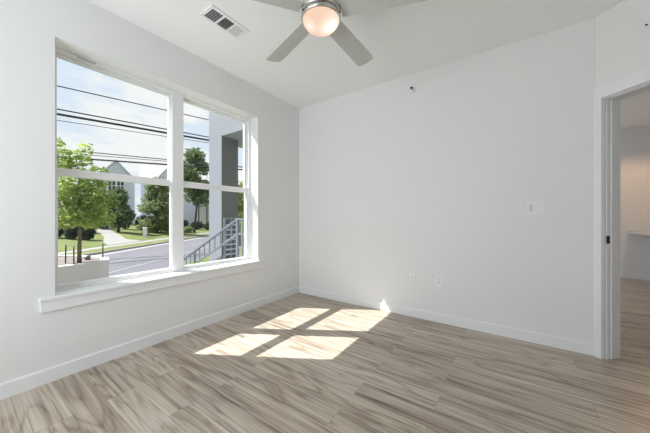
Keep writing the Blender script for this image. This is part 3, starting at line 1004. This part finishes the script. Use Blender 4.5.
face = lambda r, f: YAW + math.atan2(-r, f)      # turn a gable towards the room
hA = gable_house('gabled_house', st(-32.3, 41.0, 0), face(-32, 41), 4.5, 5, 7.1, 9.75,
                 'blue grey gabled house with white grid windows behind the planter tree', [(-0.52, 5.0, 0.8, 1.75, 2, 2), (0.52, 5.0, 0.8, 1.75, 2, 2), (-0.6, 1.2, 1.2, 1.5, 2, 1)])
hB = gable_house('gabled_house', st(-36.6, 53.0, 0), face(-33, 53) - R(90), 6.0, 7.0, 8.3, 11.3,
                 'long pale roofed house between the gabled house and the window mullion', [])
hC = gable_house('gabled_house', st(-26.6, 48.5, 0), face(-26.6, 48.5), 7.2, 3.2, 7.6, 12.2,
                 'blue grey house with steep gable behind the window mullion', [(-1.5, 3.6, 1.2, 1.6, 2, 2)])
# small house with a porch seen low through the right window
pc = empty('porch_house', st(-18.7, 45, -0.2), face(-18.7, 45), label='low white house with dark porch posts in the right window, behind the curving tree', cat='house', group='houses across the street')
link('house_wall', boxes([(-2.9, 2.9, 0, 4, 0, 4.1)]), WHITE_EXT, pc)
link('porch_roof', boxes([(-3.1, 3.1, -1.6, 4.2, 4.1, 4.35)]), ROOF, pc)
for x in (-2.4, -1.2, 0.1, 1.3, 2.5):
    link('porch_post', boxes([(x - .09, x + .09, -1.5, -1.32, 0, 4.1)]), DBARK, pc)
link('front_door', boxes([(-0.9, -0.1, -.05, 0, 0, 2.2)]), GLASS_DARK, pc)
link('house_window', boxes([(.5, 1.1, -.05, 0, 1.0, 3.0)]), GLASS_DARK, pc)

# ------------------------------------------------------------------ outside: far trees and shrubs
def far_tree(r, f, w, z0, z1, label, leafm, seedv, n=2600, size=0.24, k=16, trunk_lean=0.0):
    zb = lawn_z(r) if r > -31 else 0.0
    p = st(r, f, zb)
    h = z1 - zb
    return tree('street_tree', p, label, 'trees across the street',
                [((0, 0, -.05), .16), ((trunk_lean * .4, 0, h * .2), .13), ((trunk_lean, 0, h * .45), .10), ((trunk_lean * .8, 0, h * .8), .04)],
                [[((trunk_lean * .5, 0, h * .28), .07), ((w * .35, w * .2, h * .5), .04), ((w * .6, w * .3, h * .7), .02)],
                 [((trunk_lean * .5, 0, h * .3), .07), ((-w * .4, -w * .2, h * .5), .04), ((-w * .6, -w * .3, h * .66), .02)]],
                crown_blobs(w, z0 - zb + w * .15, z1 - zb - w * .2, k, seedv), n, size, leafm, DBARK, seedv)


far_tree(-23.0, 29.5, 1.75, 0.0, 4.3, 'dark green tree with short trunk in front of the gabled house', LEAF_DARK, 11)
far_tree(-20.5, 32.3, 2.75, -0.8, 5.7, 'broad green tree left of the window mullion on the far lawn', LEAF_MID, 12, n=4600, k=30)
far_tree(-18.0, 36.5, 3.1, 2.8, 10.6, 'tall dark tree with curving trunk filling the right window', LEAF_TALL, 13, n=3000, size=0.30, k=22, trunk_lean=1.0)
far_tree(-29.5, 33.0, 1.7, 0.3, 3.6, 'dark tree at the left side of the gabled house', LEAF_DARK, 19)
p = st(-6.7, 21.0, ZR + .1)
tree('street_tree', p, 'bright green tree right of the porch column', 'trees across the street',
     [((0, 0, -.05), .12), ((0, 0, 1.6), .09), ((0, 0, 3.8), .04)], [[((0, 0, 1.4), .05), ((.7, .3, 2.6), .03), ((1.0, .4, 3.2), .015)]],
     crown_blobs(1.5, 1.5, 4.9, 14, 23, fill=.5), 2200, 0.16, LEAF_LIGHT, BARK, 23)


def shrub(r, f, w, h, label, leafm, seedv, z=None, n=900, size=0.13):
    zb = lawn_z(r) if z is None else z
    e = empty('shrub', st(r, f, zb), label=label, cat='shrub', group='shrubs along the houses')
    bm = bmesh.new(); tube(bm, [(0, 0, -.05), (0, 0, h * .5)], .05, 6); link('stem', bm, DBARK, e)
    bm = leaf_cloud(bmesh.new(), [(0, 0, h * .5, w, w, h * .5), (w * .4, w * .3, h * .6, w * .6, w * .6, h * .4), (-w * .45, -w * .3, h * .45, w * .6, w * .6, h * .42)], n, size, seedv)
    tag(link('foliage', bm, leafm, e), kind='stuff')


shr = [(-22.7, 22.4, .5, 1.3, 'dark shrub on the lawn at the left edge of the window'), (-21.4, 22.4, .5, 1.2, 'dark shrub on the lawn just left of the planter tree trunk'), (-20.15, 22.5, .5, 1.15, 'dark shrub on the lawn right of the planter tree trunk, by the path'), (-24.4, 27.0, .8, 1.1, 'dark low shrub left of the garden path, further back'),
       (-26.2, 31.4, .72, 1.9, 'tall dark shrub beside the garden path under the gabled house'), (-25.2, 33.4, .68, 1.9, 'tall dark shrub behind the dark short trunked tree'),
       (-23.7, 34.2, .68, 1.9, 'tall dark shrub between the two lawn trees'), (-23.4, 36.3, .7, 1.8, 'dark shrub further back above the white utility post'),
       (-21.9, 36.5, .68, 1.8, 'dark shrub behind the broad green tree'), (-20.3, 37.0, .7, 1.8, 'dark shrub at the right foot of the broad green tree'), (-21.9, 40.6, .9, 1.4, 'dark shrub at the left side of the right window'),
       (-20.0, 41.3, .9, 1.3, 'dark shrub below the white porch, left of the curving trunk'), (-18.2, 42.0, .85, 1.3, 'dark shrub beside the curving tree trunk')]
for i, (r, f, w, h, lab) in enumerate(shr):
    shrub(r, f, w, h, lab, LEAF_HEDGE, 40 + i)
shrub(-18.6, 35.6, .85, 0.75, 'pale green low shrub on the lawn in the right window', LEAF_MID, 61)
pb = st(-18.55, 27.3, lawn_z(-18.55))
ub = empty('utility_box', pb, face(-18.5, 27), label='small white utility post standing on the far lawn', cat='utility box')
link('post', boxes([(-.17, .17, -.15, .15, -.05, 0.82)], bevel=0.02), WHITE_EXT, ub)
link('cap', boxes([(-.21, .21, -.19, .19, 0.82, 1.0)], bevel=0.05), WHITE_EXT, ub)

# ------------------------------------------------------------------ outside: overhead cables
lines = [(85.8, 110.7, .022, 'single high black cable, topmost of the overhead lines'), (109.0, 129.6, .026, 'black cable just above the thickest overhead cable'),
         (114.0, 133.2, .048, 'thickest black overhead cable of the upper bundle'), (120.2, 136.8, .013, 'thin grey cable below the thickest overhead cable'),
         (149.2, 159.6, .020, 'upper black cable of the low triple crossing the tree top'), (152.3, 161.4, .014, 'thin middle cable of the low triple crossing the tree top'),
         (157.0, 164.6, .036, 'lowest thick black cable crossing above the house roofs')]
for y0, y1, rad, lab in lines:
    F0 = 16.0
    F1 = F0 * (216.5 - y0) / (216.5 - y1)
    z = 1.129 + F0 * (216.5 - y0) / 265
    a = Vector(((57 - 325) / 265 * F0, F0, 0)); b = Vector(((168 - 325) / 265 * F1, F1, 0))
    d = (b - a)
    pts = []
    for t in (-4, -2, -1, -.5, 0, .5, 1, 1.5, 2, 3, 5, 8):
        q = a + d * t
        pts.append(st(q.x, q.y, z))
    bm = bmesh.new(); tube(bm, pts, rad * WIRE_K, 6)
    tag(link('overhead_cable', bm, WIRE), lab, 'cable', 'overhead cables outside the window')
